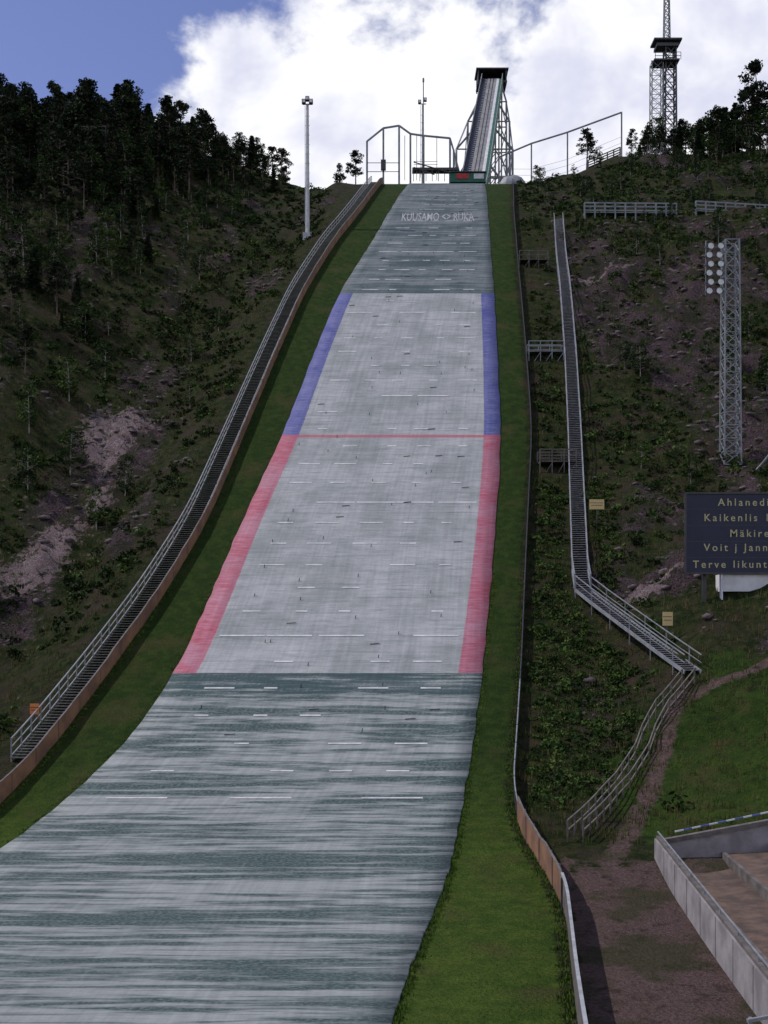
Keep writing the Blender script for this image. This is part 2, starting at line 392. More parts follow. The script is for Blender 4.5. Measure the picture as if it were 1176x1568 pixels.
# ------------------------------------------------------------------ stairs
def resample(pts,step):
    pts=np.array(pts,float); d=np.concatenate([[0],np.cumsum(np.linalg.norm(np.diff(pts,axis=0),axis=1))])
    s=np.arange(0,d[-1],step); return np.stack([np.interp(s,d,pts[:,k]) for k in range(3)],1)
def stairs(name,pts,w,mt,mr,rails=(1,-1),lift=.35,hr=1.0,post=2,step=.34,rt=.07):
    q=QB(); P=resample(pts,step)
    n=len(P)
    for i in range(n-1):
        d=P[i+1]-P[i]; d[2]=0; L=np.linalg.norm(d)+1e-6; d/=L; s=np.array([d[1],-d[0],0])
        c=P[i]+np.array([0,0,lift])
        q.beam(c-s*w/2,c+s*w/2,.30,.05,0)
    R=resample(pts,step*4)
    for side in (1,-1):
        prev=None
        for i in range(len(R)):
            d=R[min(i+1,len(R)-1)]-R[max(i-1,0)]; d[2]=0; d/=np.linalg.norm(d)+1e-6; s=np.array([d[1],-d[0],0])*side
            c=R[i]+s*w/2+np.array([0,0,lift])
            if prev is not None:
                q.beam(prev,c,.06,.22,1)
                if side in rails:
                    q.beam(prev+[0,0,hr],c+[0,0,hr],rt,rt,1); q.beam(prev+[0,0,hr*.55],c+[0,0,hr*.55],rt*.65,rt*.65,1)
            if side in rails and i%post==0: q.beam(c-[0,0,lift+.5],c+[0,0,hr],rt,rt,1)
            prev=c
    return q.mesh(name,[mt,mr])
pts=[(float(XB(y))-.95,y,float(PZ(y))) for y in np.arange(62.5,184,2)]
stairs('hillside_stairs',pts,1.15,treadd,steel,rails=(-1,),post=1,lift=.25)
yy=[82,90.5,102.5,115.5,129,140,152]; xx=[13.7,14.9,16.6,18.3,19.85,21,22.5]
pts=[(float(np.interp(y,yy,xx)),y,Tz(np.interp(y,yy,xx),y)*.4+float(PZ(y))*.6+.1) for y in np.arange(81,153,2.)]
stairs('hillside_stairs',pts,1.1,tread,steel,post=2,lift=.4)
pts2=[pts[0]]+[(13.6+4.2*k,81-13.5*k,pts[0][2]*(1-k)+Tz(17.8,67.5)*k) for k in (.2,.4,.6,.8,1)]
pts2=[(p[0],p[1],max(p[2],Tz(p[0],p[1])+.05)) for p in pts2]
stairs('lower_stairs',pts2,1.1,tread,steel,post=2,lift=.3,rt=.055)
q=QB(); pr=None
for k in np.linspace(0,1,17):
    y=67-14.5*k; x=17.0+(8.2-17.0)*k**.85; z=Tz(x,y)
    for o in (0,.7):
        c=np.array([x+o,y,z]); q.beam(c-[0,0,.3],c+[0,0,1.0],.07)
        if pr is not None:
            for h in (1.0,.55): q.beam(pr+[o,0,h],c+[0,0,h],.06)
    pr=np.array([x,y,z])
q.mesh('path_handrail',[woodg])

def platform(name,x0,x1,y,depth=1.6,zz=None,hr=1.0,mat=woodg):
    z=(max(Tz((x0+x1)/2,y),float(PZ(y)))+.35) if zz is None else zz
    q=QB()
    q.box(((x0+x1)/2,y,z),(x1-x0,depth,.08))
    for x in np.linspace(x0,x1,4):
        for yy in (y-depth/2,y+depth/2): q.beam((x,yy,z-2.2),(x,yy,z+hr),.09)
    for yy in (y-depth/2,y+depth/2):
        for h in (hr,hr*.5): q.beam((x0,yy,z+h),(x1,yy,z+h),.06,.09)
    for k in range(3): q.beam((x0+(x1-x0)*k/3,y-depth/2,z-1.8),(x0+(x1-x0)*(k+1)/3,y-depth/2,z-.1),.06)
    return q.mesh(name,[mat])
platform('measuring_platform',14.2,17.6,116,mat=gpost); platform('measuring_platform',12.9,15.9,98); platform('measuring_platform',15.7,19.0,137)

def fence(name,pts,h=1.2,mat=woodg,sp=1.3):
    q=QB(); P=resample(pts,sp); pr=None
    for c in P:
        c=np.array([c[0],c[1],c[2]]); q.beam(c-[0,0,1.6],c+[0,0,h],.18)
        if pr is not None:
            for k in (h,.62*h,.2*h): q.beam(pr+[0,0,k],c+[0,0,k],.08,.18)
            q.beam(pr+[0,.6,0],c+[0,.6,0],1.2,.1)
        pr=c
    return q.mesh(name,[mat])
fence('wooden_fence',[(25.6,150,54.1),(37.5,150,54.0)],mat=gpost); fence('wooden_fence',[(39.8,150,54.3),(52,151,54.0)],mat=gpost)
fence('wooden_fence',[(33,190,Tz(33,190)+.5),(39,192,Tz(39,192)+.8)],1.0)

# ------------------------------------------------------------------ masts
def lattice(q,x,y,z0,z1,w0,w1,bays,r=.09,m=0,diag=True):
    pr=None
    for i in range(bays+1):
        k=i/bays; w=w0+(w1-w0)*k; z=z0+(z1-z0)*k
        c=[np.array([x+sx*w/2,y+sy*w/2,z]) for sx,sy in ((-1,-1),(1,-1),(1,1),(-1,1))]
        for j in range(4):
            q.beam(c[j],c[(j+1)%4],r*.6,m=m)
            if pr:
                q.beam(pr[j],c[j],r,m=m)
                q.beam(pr[j],c[(j+1)%4],r*.55,m=m)
                if diag: q.beam(pr[(j+1)%4],c[j],r*.55,m=m)
        pr=c
glass=simple('lamp_glass',(.7,.72,.75),(.55,.57,.6),4,.3)
q=QB(); zb=Tz(28,95)-.6
lattice(q,28,95,zb,31.9,1.35,1.1,17,.11)
for r_ in range(6):
    for c_ in range(2):
        x=26.25+c_*.8-.12*(r_%2); z=31.3-r_*.72
        q.tube((x,94.5,z+.08),(x-.08,94.05,z-.06),.1,.27,9,1)
        a=np.arange(0,8)*math.pi/4; cc=np.array([x-.082,94.04,z-.06]); P=[cc+[.25*math.cos(u),0,.25*math.sin(u)] for u in a]
        q.quads([[P[0],P[1],P[2],P[3]],[P[0],P[3],P[4],P[7]],[P[4],P[5],P[6],P[7]]],2)
    q.beam((25.8,94.6,31.3-r_*.72),(27.6,94.6,31.3-r_*.72),.07)
for x in (25.9,27.3): q.beam((x,94.6,31.8),(x,94.6,27.4),.07)
q.mesh('floodlight_mast',[steel,dsteel,glass])
q=QB(); pr=None
for k in np.linspace(0,1,16):
    c=np.array([27.6+5*k,94-6*k,12.0+9*k**1.9]) 
    if pr is not None: q.tube(pr,c,.09,n=6)
    pr=c
q.mesh('power_cable',[steel])

q=QB(); zb=Tz(47,195)-.5
lattice(q,47.4,195,zb,97.6,1.9,1.7,9,.2,1)
lattice(q,45.2,195,zb,95,1.9,1.8,10,.11,0)
lattice(q,46.9,195,97.6,108,1.0,.7,9,.12,0)
q.box((46.8,195,98.4),(4.6,3,.28),1); q.box((46.8,195,97.6),(3.6,2.4,.5),1); q.box((46.6,195,95.0),(4.2,3,.25),1)
for x in (44.7,46,47.5,48.9):
    for y in (193.6,196.4): q.beam((x,y,95),(x,y,96.2),.08,m=1)
for h in (96.2,95.6): q.beam((44.6,193.6,h),(48.9,193.6,h),.07,m=1)
for j,(x,z) in enumerate(((46.5,108),(46.9,108.4),(47.3,108))): q.box((x,194.6,z),(.4,.4,.5),1)
q.mesh('lattice_tower',[gpost,dsteel])

def lamp(name,x,y,zt,r,n=3):
    q=QB(); zb=Tz(x,y)-.5
    q.tube((x,y,zb),(x,y,zt),r,r*.55,8,0)
    q.beam((x-.6,y,zt),(x+.6,y,zt),.12)
    for k in range(n):
        xx=x-.45+k*.9/max(1,n-1); zz=zt+.25+(.35 if k%2 else 0); q.box((xx,y-.2,zz),(.5,.55,.5),1); q.quads([[(xx-.18,y-.48,zz-.18),(xx+.18,y-.48,zz-.18),(xx+.18,y-.478,zz+.18),(xx-.18,y-.478,zz+.18)]],2)
    for z in np.arange(zb+3,zt-1,1.2): q.beam((x-.3,y,z),(x+.3,y,z),.04)
    q.beam((x-.3,y,zb+2.5),(x-.3,y,zt-.2),.06)
    q.box((x,y,zb+.8),(1.1,1.1,1.0),0)
    return q.mesh(name,[lsteel,dsteel,glass])
lamp('floodlight_pole',-9.7,149,67.4,.30); lamp('floodlight_pole',6.2,190,86,.15,2)
q=QB(); q.tube((6.4,191,73),(6.4,191,90.7),.09); q.box((6.4,191,90.3),(.3,.3,.5)); q.mesh('antenna_pole',[gpost])

# ------------------------------------------------------------------ wind screen frames
q=QB()
pp=[(-2.7,78.7),(-.1,80.8),(2.4,81.2),(4.2,79.9),(6.3,79.6),(10.5,79.2),(11.1,77.2)]
for i,(x,zt) in enumerate(pp):
    zb=Tz(x,187)-.5; q.beam((x,187,zb),(x,187,zt),.34,.3,0)
    if i: q.beam((pp[i-1][0],187,pp[i-1][1]),(x,187,zt),.24,.24,0)
q.beam((11.1,187,77.2),(12.1,187,73.4),.2,.2,0)
for z in (73.8,75.2): q.beam((-2.7,186.8,z),(2.4,186.8,z),.08,.08,1)
for x in (3.3,5.2,8.4): q.beam((x,187,72.5),(x,187,79.6),.09,.09,0)
q.box((8.2,187.4,74.2),(7.4,1.6,.4),1)
for x in np.linspace(4.7,11.6,8): q.beam((x,186.6,72.2),(x,186.6,74.2),.1,.1,1)
q.beam((4.7,186.5,75.2),(11.6,186.5,73.2),.14,.14,1); q.beam((4.7,186.5,74.4),(8,186.5,73.2),.12,.12,1)
for h in (.55,1.05): q.beam((4.7,186.6,74.3+h),(8.5,186.6,74.3+h),.06,.06,0)
q.box((-.1,186.7,74.8),(.8,.5,1.6),1)
q.mesh('wind_screen_frame',[gpost,dsteel])
q=QB()
pp=[(18.5,77.0),(23.7,79.2),(29.5,81.0),(38.2,84.2)]
for i,(x,zt) in enumerate(pp):
    zb=Tz(x,189)-.5; q.beam((x,189,zb),(x,189,zt),.28,.2,0)
    if i:
        a=np.array((pp[i-1][0],189,pp[i-1][1])); b_=np.array((x,189,zt)); q.beam(a,b_,.24,.2,0)
        for h in (1.2,2.2,3.2):
            q.beam((a[0],189,min(Tz(a[0],189)+h,a[2])),(x,189,min(Tz(x,189)+h,zt)),.03,.03,1)
q.beam((18.5,189,77),(16.6,189,73.3),.16,.16,0)
q.mesh('wind_screen_frame',[gpost,dsteel])
# ------------------------------------------------------------------ inrun
IN=[(187,72.9),(192,73.3),(198,75),(205,79.0),(212,84.2),(220,90.6),(262,124.3)]
iy=np.arange(187,262.1,1.); iz=np.interp(iy,[a for a,_ in IN],[b_ for _,b_ in IN]); k=np.ones(5)/5
iz=np.convolve(np.pad(iz,2,'edge'),k,'valid'); iz[-2:]=np.interp(iy[-2:],[212,262],[84.2,124.3])
ix=13.2+(iy-188)*.148
track=simple('inrun_track',(.26,.26,.26),(.15,.15,.16),.8)
q=QB()
def xs_(i): return np.array([ix[i],iy[i],iz[i]])
for i in range(len(iy)-1):
    a,b_=xs_(i),xs_(i+1)
    def strip(x0,z0,x1,z1,m): q.quads([[a+[x0,0,z0],a+[x1,0,z1],b_+[x1,0,z1],b_+[x0,0,z0]]],m)
    strip(-2.3,0,-1.0,0,1); strip(-1.0,.02,1.0,.02,0); strip(1.0,0,1.55,0,4); strip(1.55,0,2.3,0,3)
    for g in (-.42,.26): strip(g,.05,g+.16,.05,1)
    for sx in (-2.3,2.3):
        q.beam(a+[sx,0,-.35],b_+[sx,0,-.35],.16,1.5,1 if sx<0 else 3)
        q.beam(a+[sx,0,1.15],b_+[sx,0,1.15],.12,.12,2); q.beam(a+[sx,0,.7],b_+[sx,0,.7],.06,.06,2)
        if i%2==0: q.beam(a+[sx,0,0],a+[sx,0,1.15],.09,.09,2)
    q.beam(a+[-1.45,0,.06],a+[-1.05,0,.06],.15,.12,4)
    strip(2.3,-.9,-2.3,-.9,1)
    if iy[i]>200:
        for sx in (-2.2,2.2): q.beam(a+[sx,0,-1.3],b_+[sx,0,-1.3],.3,.3,2)
def bent(y,hw,top=-1.0,m=2):
    i=int(y-187); c=xs_(i); g=Tz(c[0],y)-1; zt=c[2]+top
    zs=zt-max(3.5,(hw-2.2)*1.15)
    pl=np.array([c[0]-hw,y,zs]); pr_=np.array([c[0]+hw,y,zs]); tl=np.array([c[0]-2.2,y,zt]); tr=np.array([c[0]+2.2,y,zt])
    q.beam((c[0]-hw,y,g),pl,.38,m=m); q.beam((c[0]+hw,y,g),pr_,.38,m=m); q.beam(pl,tl,.32,m=m); q.beam(pr_,tr,.32,m=m)
    q.beam((c[0]-2,y,g),tl,.3,m=m); q.beam((c[0]+2,y,g),tr,.3,m=m)
    n=max(1,int((zs-g)/5))
    for k in range(n):
        z0=g+(zs-g)*k/n; z1=g+(zs-g)*(k+1)/n
        for s_ in (-1,1):
            q.beam((c[0]+s_*hw,y,z1),(c[0]+s_*2,y,z1),.2,m=m)
            if k%2: q.beam((c[0]+s_*hw,y,z0),(c[0]+s_*2,y,z1),.18,m=m)
            else: q.beam((c[0]+s_*2,y,z0),(c[0]+s_*hw,y,z1),.18,m=m)
        q.beam((c[0]-2,y,z1),(c[0]+2,y,z1),.2,m=m); q.beam((c[0]-2,y,z0),(c[0]+2,y,z1),.16,m=m)
    return pl,pr_,g
A=bent(216,4.9); C=bent(234,5.6); D=bent(248,4.4); E=bent(260,3.2)
for U,W_ in ((A,C),(C,D),(D,E)):
    for s_ in (0,1):
        q.beam(U[s_],W_[s_],.22,m=2)
        a=np.array([U[s_][0],U[s_][1],U[2]]); b_=np.array([W_[s_][0],W_[s_][1],W_[2]])
        q.beam(a,W_[s_],.16,m=2)
c=xs_(len(iy)-1)
q.box((c[0],264.5,c[2]-.6),(6.6,5,.4),1)
for sx in (-3.1,3.1):
    for y in (262.2,266.8): q.beam((c[0]+sx,y,c[2]-1.2),(c[0]+sx,y,c[2]+2.0),.25,m=1)
q.box((c[0],266.6,c[2]+.9),(6.2,.2,2.3),1); q.box((c[0]-3.1,264.5,c[2]+.6),(.15,4.4,2.2),1); q.box((c[0]+3.1,264.5,c[2]+.6),(.15,4.4,2.2),1)
q.box((c[0],264.5,c[2]+2.15),(7.2,5.6,.3),1); q.box((c[0],264,c[2]+.2),(2,.3,1.2),5)
q.box((13.3,186.4,72.6),(5.6,.8,1.5),3); q.box((12.4,185.95,72.75),(2.0,.12,.8),5); q.box((15.0,185.95,72.75),(1.6,.12,.8),4)
q.box((13.3,186.2,73.4),(5.8,1.0,.12),1)
q.mesh('ski_jump_inrun_tower',[track,dsteel,gpost,greenm,white,redm])
q=QB()
def ptc(i,j):
    a=i/12*2*math.pi; b_=j/6*math.pi/2; return (20.3+2.3*math.cos(a)*math.cos(b_),186+1.5*math.sin(a)*math.cos(b_),Tz(20.3,186)-.3+1.9*math.sin(b_)+.15*math.sin(3*a+j))
for i in range(12):
    for j in range(6): q.quads([[ptc(i,j),ptc(i+1,j),ptc(i+1,j+1),ptc(i,j+1)]])
q.mesh('tarpaulin_cover',[steel])

platform('observation_platform',-24.5,-21.5,195,2.5,zz=80.4,hr=1.2,mat=gpost)
platform('observation_platform',-44,-40,170,2.0,zz=Tz(-42,170)+4.5,hr=1.2,mat=dsteel)

# ------------------------------------------------------------------ scoreboard
q=QB()
q.box((23.4,75,6.55),(8.4,.35,5.15),0)
for z in (4.0,9.1): q.beam((19.15,74.8,z),(27.65,74.8,z),.1,.12,2)
for x in (19.2,27.6): q.beam((x,74.8,4),(x,74.8,9.1),.12,.1,2)
for x in (20.5,23.2,26): q.beam((x,75.3,0),(x,75.3,8.8),.25,m=2)
for z in (5.0,6.03,7.05,8.08): q.beam((19.25,74.82,z),(27.55,74.82,z),.02,.03,2)
q.box((24.8,75.6,3.4),(6.6,1.2,1.1),1)
q.beam((21.5,75,3.95),(21.5,74.9,2.0),.35,.1,1)
sb=q.mesh('scoreboard',[navy,white,dsteel])
led=simple('display_text',(.52,.48,.26),(.38,.36,.20),5)
for txt,x,z in (('Ahlanedi 133',21.25,8.30),('Kaikenlis 129',20.35,7.32),('Mäkiren 2',22.0,6.32),('Voit j Janne A',20.35,5.42),('Terve likunta',19.65,4.35)):
    cu=bpy.data.curves.new('line','FONT'); cu.body=txt; cu.size=.66; cu.space_character=1.4; cu.resolution_u=3; cu.offset=.006
    cu.materials.append(led)
    o=bpy.data.objects.new('display_line',cu); scene.collection.objects.link(o)
    o.location=(x,74.80,z); o.rotation_euler=(math.pi/2,0,0); o.parent=sb

def sign(x,y,w,h,z,mat):
    q=QB(); g=Tz(x,y); q.beam((x,y,g-.4),(x,y,g+z),.08,m=1); q.box((x,y-.08,g+z-h/2),(w,.05,h),0)
    q.beam((x-w/2,y-.11,g+z-h*.35),(x+w/2*.8,y-.11,g+z-h*.35),.012,.04,1); q.beam((x-w/2*.8,y-.11,g+z-h*.6),(x+w/2*.8,y-.11,g+z-h*.6),.012,.04,1)
    q.mesh('warning_sign',[mat,dsteel])
sign(16.1,89,1.1,.75,2.0,yel); sign(17.6,73,.62,.85,1.9,yel); sign(-19.6,66,.5,.6,1.5,orn)

# ------------------------------------------------------------------ spectator stand
q=QB()
def wx(y): return float(np.interp(y,[15,31,50],[9.0,10.1,11.5]))
yy=np.arange(15,50.6,2.5)
for i in range(len(yy)-1):
    a,b_=yy[i],yy[i+1]; za=np.interp(a,[31,50],[-9.15,-8.6]); zb2=np.interp(b_,[31,50],[-9.15,-8.6])
    q.quads([[(wx(a),a,-11),(wx(a),a,za),(wx(b_),b_,zb2),(wx(b_),b_,-11)],[(wx(a),a,za),(wx(a)+.3,a,za),(wx(b_)+.3,b_,zb2),(wx(b_),b_,zb2)],
             [(wx(a)+.3,a,za),(wx(a)+.3,a,-11),(wx(b_)+.3,b_,-11),(wx(b_)+.3,b_,zb2)]],0)
    for k in range(6):
        o=.95+k*2.0; z0=-9.7+k*.42
        q.quads([[(wx(a)+o,a,z0),(wx(a)+o+2.0,a,z0+.12),(wx(b_)+o+2.0,b_,z0+.12),(wx(b_)+o,b_,z0)]],1)
        q.beam((wx(a)+o,a,z0-.1),(wx(b_)+o,b_,z0-.1),.16,.4,2)
    q.quads([[(wx(a)+.3,a,-9.9),(wx(a)+.95,a,-9.9),(wx(b_)+.95,b_,-9.9),(wx(b_)+.3,b_,-9.9)]],1)
    q.beam((wx(a)-.004,a,-10.6),(wx(a)-.004,a,za),.015,.02,2)
    q.beam((wx(a)+.15,a,za+.06),(wx(b_)+.15,b_,zb2+.06),.16,.1,2)
    q.beam((wx(a)+.15,a,za+.1),(wx(a)+.15,a,za+.28),.05,m=5); q.beam((wx(a)+.15,a,za+.28),(wx(b_)+.15,b_,zb2+.28),.05,m=5)
q.quads([[(11.5,50.02,-11),(11.5,50.02,-8.75),(23.5,50.02,-6.6),(23.5,50.02,-11)]],0)
q.beam((11.9,50.1,-8.75),(23.5,50.1,-6.6),.3,.2,2)
n=30
for i in range(n):
    a=i/n; b_=(i+1)/n
    q.beam((12.5+11*a,50.5,-8.4+2.3*a),(12.5+11*b_,50.5,-8.4+2.3*b_),.05,.06,4 if i%2 else 3)
q.beam((8.5,27.5,-9.0),(13,28.5,-8.55),.08,m=5)
for x in (8.6,10.5): q.beam((x,27.6+.2*(x-8.6),-10.5),(x,27.6+.2*(x-8.6),-8.95),.08,m=5)
q.mesh('spectator_stand',[conc,soil,woodg,white,blueb,steel])

# ------------------------------------------------------------------ vegetation
L1=leafmat('foliage_dark',(.011,.022,.006),(.019,.035,.009)); L2=leafmat('foliage_mid',(.022,.046,.010),(.036,.064,.014)); L3=leafmat('foliage_light',(.048,.088,.018),(.078,.11,.028))
needle=leafmat('needles_dark',(.008,.016,.008),(.014,.024,.011)); needle2=leafmat('needles_mid',(.015,.027,.011),(.022,.036,.014))
bark=simple('pine_bark',(.10,.06,.05),(.04,.03,.028),2); birchb=simple('birch_bark',(.32,.31,.30),(.08,.075,.07),3)
def pine(name,H):
    q=QB(); p=np.array([0,0,-.5]) 
    for i in range(5):
        n=np.array([rng.normal()*.12*i/2,rng.normal()*.12*i/2,H*(i+1)/5]); q.tube(p,n,.16*(1-i/6),.16*(1-(i+1)/6),6,2); p=n
    f0=.25+.2*rng.random()
    for k in range(34):
        f=f0+(1-f0)*rng.random()**.8; a=rng.random()*6.28; R=(2.4*(1-f)**.5+.2)*H/9*(.35+.75*rng.random())
        c=np.array([math.cos(a)*R,math.sin(a)*R,f*H+.2]); q.tube((0,0,f*H-.4),c,.05,.02,4,2)
        rr=(.45+.4*rng.random())*H/9
        q.leaves([c],(rr,rr,rr*.55),54,.16,0 if rng.random()<.6 else 1)
    return q.mesh(name,[needle,needle2,bark],link=False)
def spruce(name,H):
    q=QB(); q.tube((0,0,-.5),(0,0,H),.16,.02,6,2)
    for k in range(34):
        f=.08+.92*k/34; z=f*H; R=((1-f)**.75*H*.21+.15)*(.75+.5*rng.random())
        for a in rng.random(7)*6.28:
            rr=R*(.5+.65*rng.random()); d=np.array([math.cos(a),math.sin(a),-.25-.2*rng.random()]); n=6
            cs=np.array([[0,0,z]])+d*np.linspace(.15,1,n)[:,None]*rr
            q.leaves(cs,(.18,.18,.12),5,.17,0 if rng.random()<.65 else 1,.4)
    return q.mesh(name,[needle,needle2,bark],link=False)
def birch(name,H,mm):
    q=QB(); p=np.array([0,0,-.3]); lean=rng.normal(size=2)*.06*H
    for i in range(4):
        f=(i+1)/4; n=np.array([lean[0]*f*f,lean[1]*f*f,H*.92*f]); q.tube(p,n,.08*(1-i/5),.08*(1-(i+1)/5),6,2); p=n
    for k in range(28):
        f=.2+.77*rng.random(); a=rng.random()*6.28; R=.26*H*math.sin(math.pi*min(1,(f-.1)/.92))**.7*(.3+.8*rng.random())
        c=np.array([math.cos(a)*R+lean[0]*f*f,math.sin(a)*R+lean[1]*f*f,f*H]); q.tube((lean[0]*f*f,lean[1]*f*f,f*H-.4),c,.03,.012,4,2)
        q.leaves([c],(.1*H,.1*H,.08*H),32,.02*H+.03,0 if rng.random()<.5 else 1)
    return q.mesh(name,mm+[birchb],link=False)
PI=[pine('pine_tree',9) for _ in range(5)]; SP=[spruce('spruce_tree',9) for _ in range(4)]
BI=[birch('birch_tree',6,[L2,L3]) for _ in range(3)]; BD=[birch('birch_tree',6,[L1,L2]) for _ in range(4)]
forest=bpy.data.objects.new('forest',None); scene.collection.objects.link(forest)
def put(me,x,y,H,base,name,parent=None,dz=0):
    o=bpy.data.objects.new(name,me); scene.collection.objects.link(o)
    s=H/base; o.location=(x,y,Tz(x,y)+dz); o.scale=(s*(.85+.4*rng.random()),s*(.85+.4*rng.random()),s); o.rotation_euler=(0,0,rng.random()*6.28)
    o.parent=parent
def rnd(a): return a[int(rng.integers(len(a)))]
def mixed(x,y,H,wp,wsp,light=0):
    k=rng.random()
    if k<wp: put(rnd(PI),x,y,H,9,'forest_pine',forest)
    elif k<wp+wsp: put(rnd(SP),x,y,H*.95,9,'forest_spruce',forest)
    else: put(rnd(BI) if rng.random()<light else rnd(BD),x,y,H*.75,6,'forest_birch',forest)
for _ in range(280):
    x=-80+64*rng.random()**1.15; y=172+38*rng.random()
    if x>-27 and rng.random()<.45: continue
    H=float(np.interp(x,[-70,-45,-32,-20,-12],[10,9.3,8.2,6,4.5]))*(.5+.7*rng.random())*(1+.25*float(fbm(np.array(x/5),np.array(3.),77,2)))
    mixed(x,y,H,.5,.2)
for _ in range(150):      # wood thickening down the upper left side
    x=-75+50*rng.random(); y=142+36*rng.random()
    if XB(y)-x<24: continue
    mixed(x,y,4.5+4.5*rng.random(),.5,.2)
for _ in range(330):
    x=-72+54*rng.random(); y=112+66*rng.random(); d=XB(y)-x
    lim=np.interp(y,[112,130,150,175],[23,17,18,16])
    if d<lim or (palem(x,y)>.3): continue
    H=(2.5+5*rng.random()**1.3)*(1 if d>lim+6 else .6)
    mixed(x,y,H,.25,.1,.3)
for _ in range(140):
    x=42+45*rng.random(); y=182+26*rng.random()
    H=float(np.interp(x,[42,50,58,70],[4.5,6.5,10,11.5]))*(.55+.6*rng.random())
    mixed(x,y,H,.45,.08)
for _ in range(190):
    x=22+46*rng.random(); y=105+78*rng.random()
    if rockm(x,y)>.5 or palem(x,y)>.2 or (abs(x-28)<2.5 and y<100): continue
    put(rnd(BD),x,y,1.2+2.6*rng.random()**1.5,6,'forest_birch',forest)
put(PI[0],-4.6,191,6.6,9,'pine_tree'); put(PI[1],-7.2,192,5.6,9,'pine_tree'); put(PI[2],33.3,193,7.4,9,'pine_tree'); put(PI[4],-17,196,6.5,9,'pine_tree'); put(PI[0],61,194,14,9,'pine_tree'); put(PI[3],-21,194,6,9,'pine_tree'); put(BD[0],44,190,6,6,'birch_tree')
for x,y,H in ((-27.5,103,4.2),(-23,94,3.5),(-30,112,4.5),(-20,122,3.2),(-31,122,4.5),(-18,128,2.6),(-33,135,5),(-22,140,3.5),(-25,150,4),(27,138,3),(31,132,2.8),(23,124,2.2),(33,112,3.5),(21,96,2.4),(24,92,2.6),(-29.5,85,4),(-18.5,112,2.6),(-16.5,146,2.5),(19,150,2.2),(-30,99,4),(-32,106,4.5),(-21.8,99,3.4),(-28,118,4)):
    put(rnd(BI+BD[:2]),x,y,H,6,'birch_tree')

def scatter(name,n,cond,rad,nl,size,mats,wts,hz=.6):
    cs=[];rs=[];ms=[];sz=[]
    while len(cs)<n:
        x,y=cond()
        if x is None: continue
        r=rad[0]+(rad[1]-rad[0])*rng.random()**2
        cs.append((x,y,Tz(x,y)+r*hz*.5)); rs.append((r,r*(.7+.5*rng.random()),r*hz*(.7+.6*rng.random()))); ms.append(rng.choice(len(mats),p=wts)); sz.append(size*(.6+.6*r/rad[1]))
    q=QB(); q.leaves(np.array(cs),np.array(rs),nl,np.array(sz),np.array(ms)); return q.mesh(name,mats)
def condL():
    x=-72+64*rng.random(); y=58+130*rng.random(); d=XB(y)-x
    if d<3.0 or x<-.38*y-3: return None,None
    if rockm(x,y)>.3 and rng.random()<.7: return None,None
    if palem(x,y)>.25 and rng.random()<.93: return None,None
    if fbm(x/6,y/6,44,3)<-.18: return None,None
    return x,y
def condR():
    x=6+68*rng.random(); y=54+134*rng.random(); d=x-XR(y)
    if d<.8 or x>.36*y+3: return None,None
    if y<68 and (x>14 or rng.random()<.4): return None,None
    if y<68 and abs(x-np.interp(y,[52,67],[8.4,17.2]))<1.2: return None,None
    sx=np.interp(y,[67,81,90.5,102.5,115.5,129,152],[17.8,13.7,14.9,16.6,18.3,19.85,22.5])
    if abs(x-sx)<1.1 and y<153: return None,None
    if 18<x<28 and 71<y<79: return None,None
    if rockm(x,y)>.3 and rng.random()<.7: return None,None
    if palem(x,y)>.25 and rng.random()<.95: return None,None
    if fbm(x/6,y/6,44,3)<-.18: return None,None
    return x,y
def condN():
    y=58+38*rng.random(); x=XR(y)+.7+6*rng.random()
    if y<68 and abs(x-np.interp(y,[52,67],[8.4,17.2]))<1.2: return None,None
    sx=np.interp(y,[67,81,90.5,102.5],[17.8,13.7,14.9,16.6])
    if abs(x-sx)<1.1: return None,None
    return x,y
scatter('undergrowth_shrubs',2900,condL,(.2,1.0),42,.16,[L1,L2,L3],[.50,.40,.10])
scatter('undergrowth_shrubs',2700,condR,(.2,.85),42,.14,[L1,L2,L3],[.48,.42,.10])
scatter('undergrowth_shrubs',850,condN,(.15,.5),44,.08,[L1,L2,L3],[.15,.45,.40])
def tufts(name,n,cond,h,mats,sp=.16):
    P=[]
    while len(P)<n:
        x,y=cond()
        if x is not None: P.append((x,y,Tz(x,y)))
    P=np.array(P); k=8
    base=np.repeat(P,k,0)+np.c_[rng.normal(size=(n*k,2))*sp,np.zeros(n*k)]
    lean=np.c_[rng.normal(size=(n*k,2))*.12,np.ones(n*k)]*(h*(.4+rng.random((n*k,1))))
    a=rng.random(n*k)*6.28; w=np.c_[np.cos(a),np.sin(a),np.zeros(n*k)]*.025
    A=np.stack([base-w,base+w,base+lean+w*.2,base+lean-w*.2],1)
    qq=QB(); qq.quads(A,np.repeat(rng.choice(len(mats),size=n),k)); return qq.mesh(name,mats)
gr1=leafmat('grass_green',(.032,.06,.012),(.055,.09,.018)); gr2=leafmat('grass_dry',(.10,.085,.035),(.08,.07,.03)); gr3=leafmat('grass_lush',(.07,.13,.018),(.10,.16,.03))
def condG():
    if rng.random()<.5:
        x=-50+45*rng.random(); y=55+100*rng.random()
        return (x,y) if (XB(y)-x>2.6 and x>-.36*y) else (None,None)
    x=6+40*rng.random(); y=52+100*rng.random()
    return (x,y) if (x-XR(y)>.3 and x<.36*y) else (None,None)
tufts('grass_tufts',11000,condG,.30,[gr1,gr2])
def condE():
    y=24+60*rng.random(); k=rng.random()
    if k<.35: return LR(y)+.10+.15*rng.random()**2,y
    if k<.5: return LL(y)-.10-.15*rng.random()**2,y
    if k<.85: return XR(y)-.08-.35*rng.random()**2,y
    return XB(y)+.12+.3*rng.random()**2,y
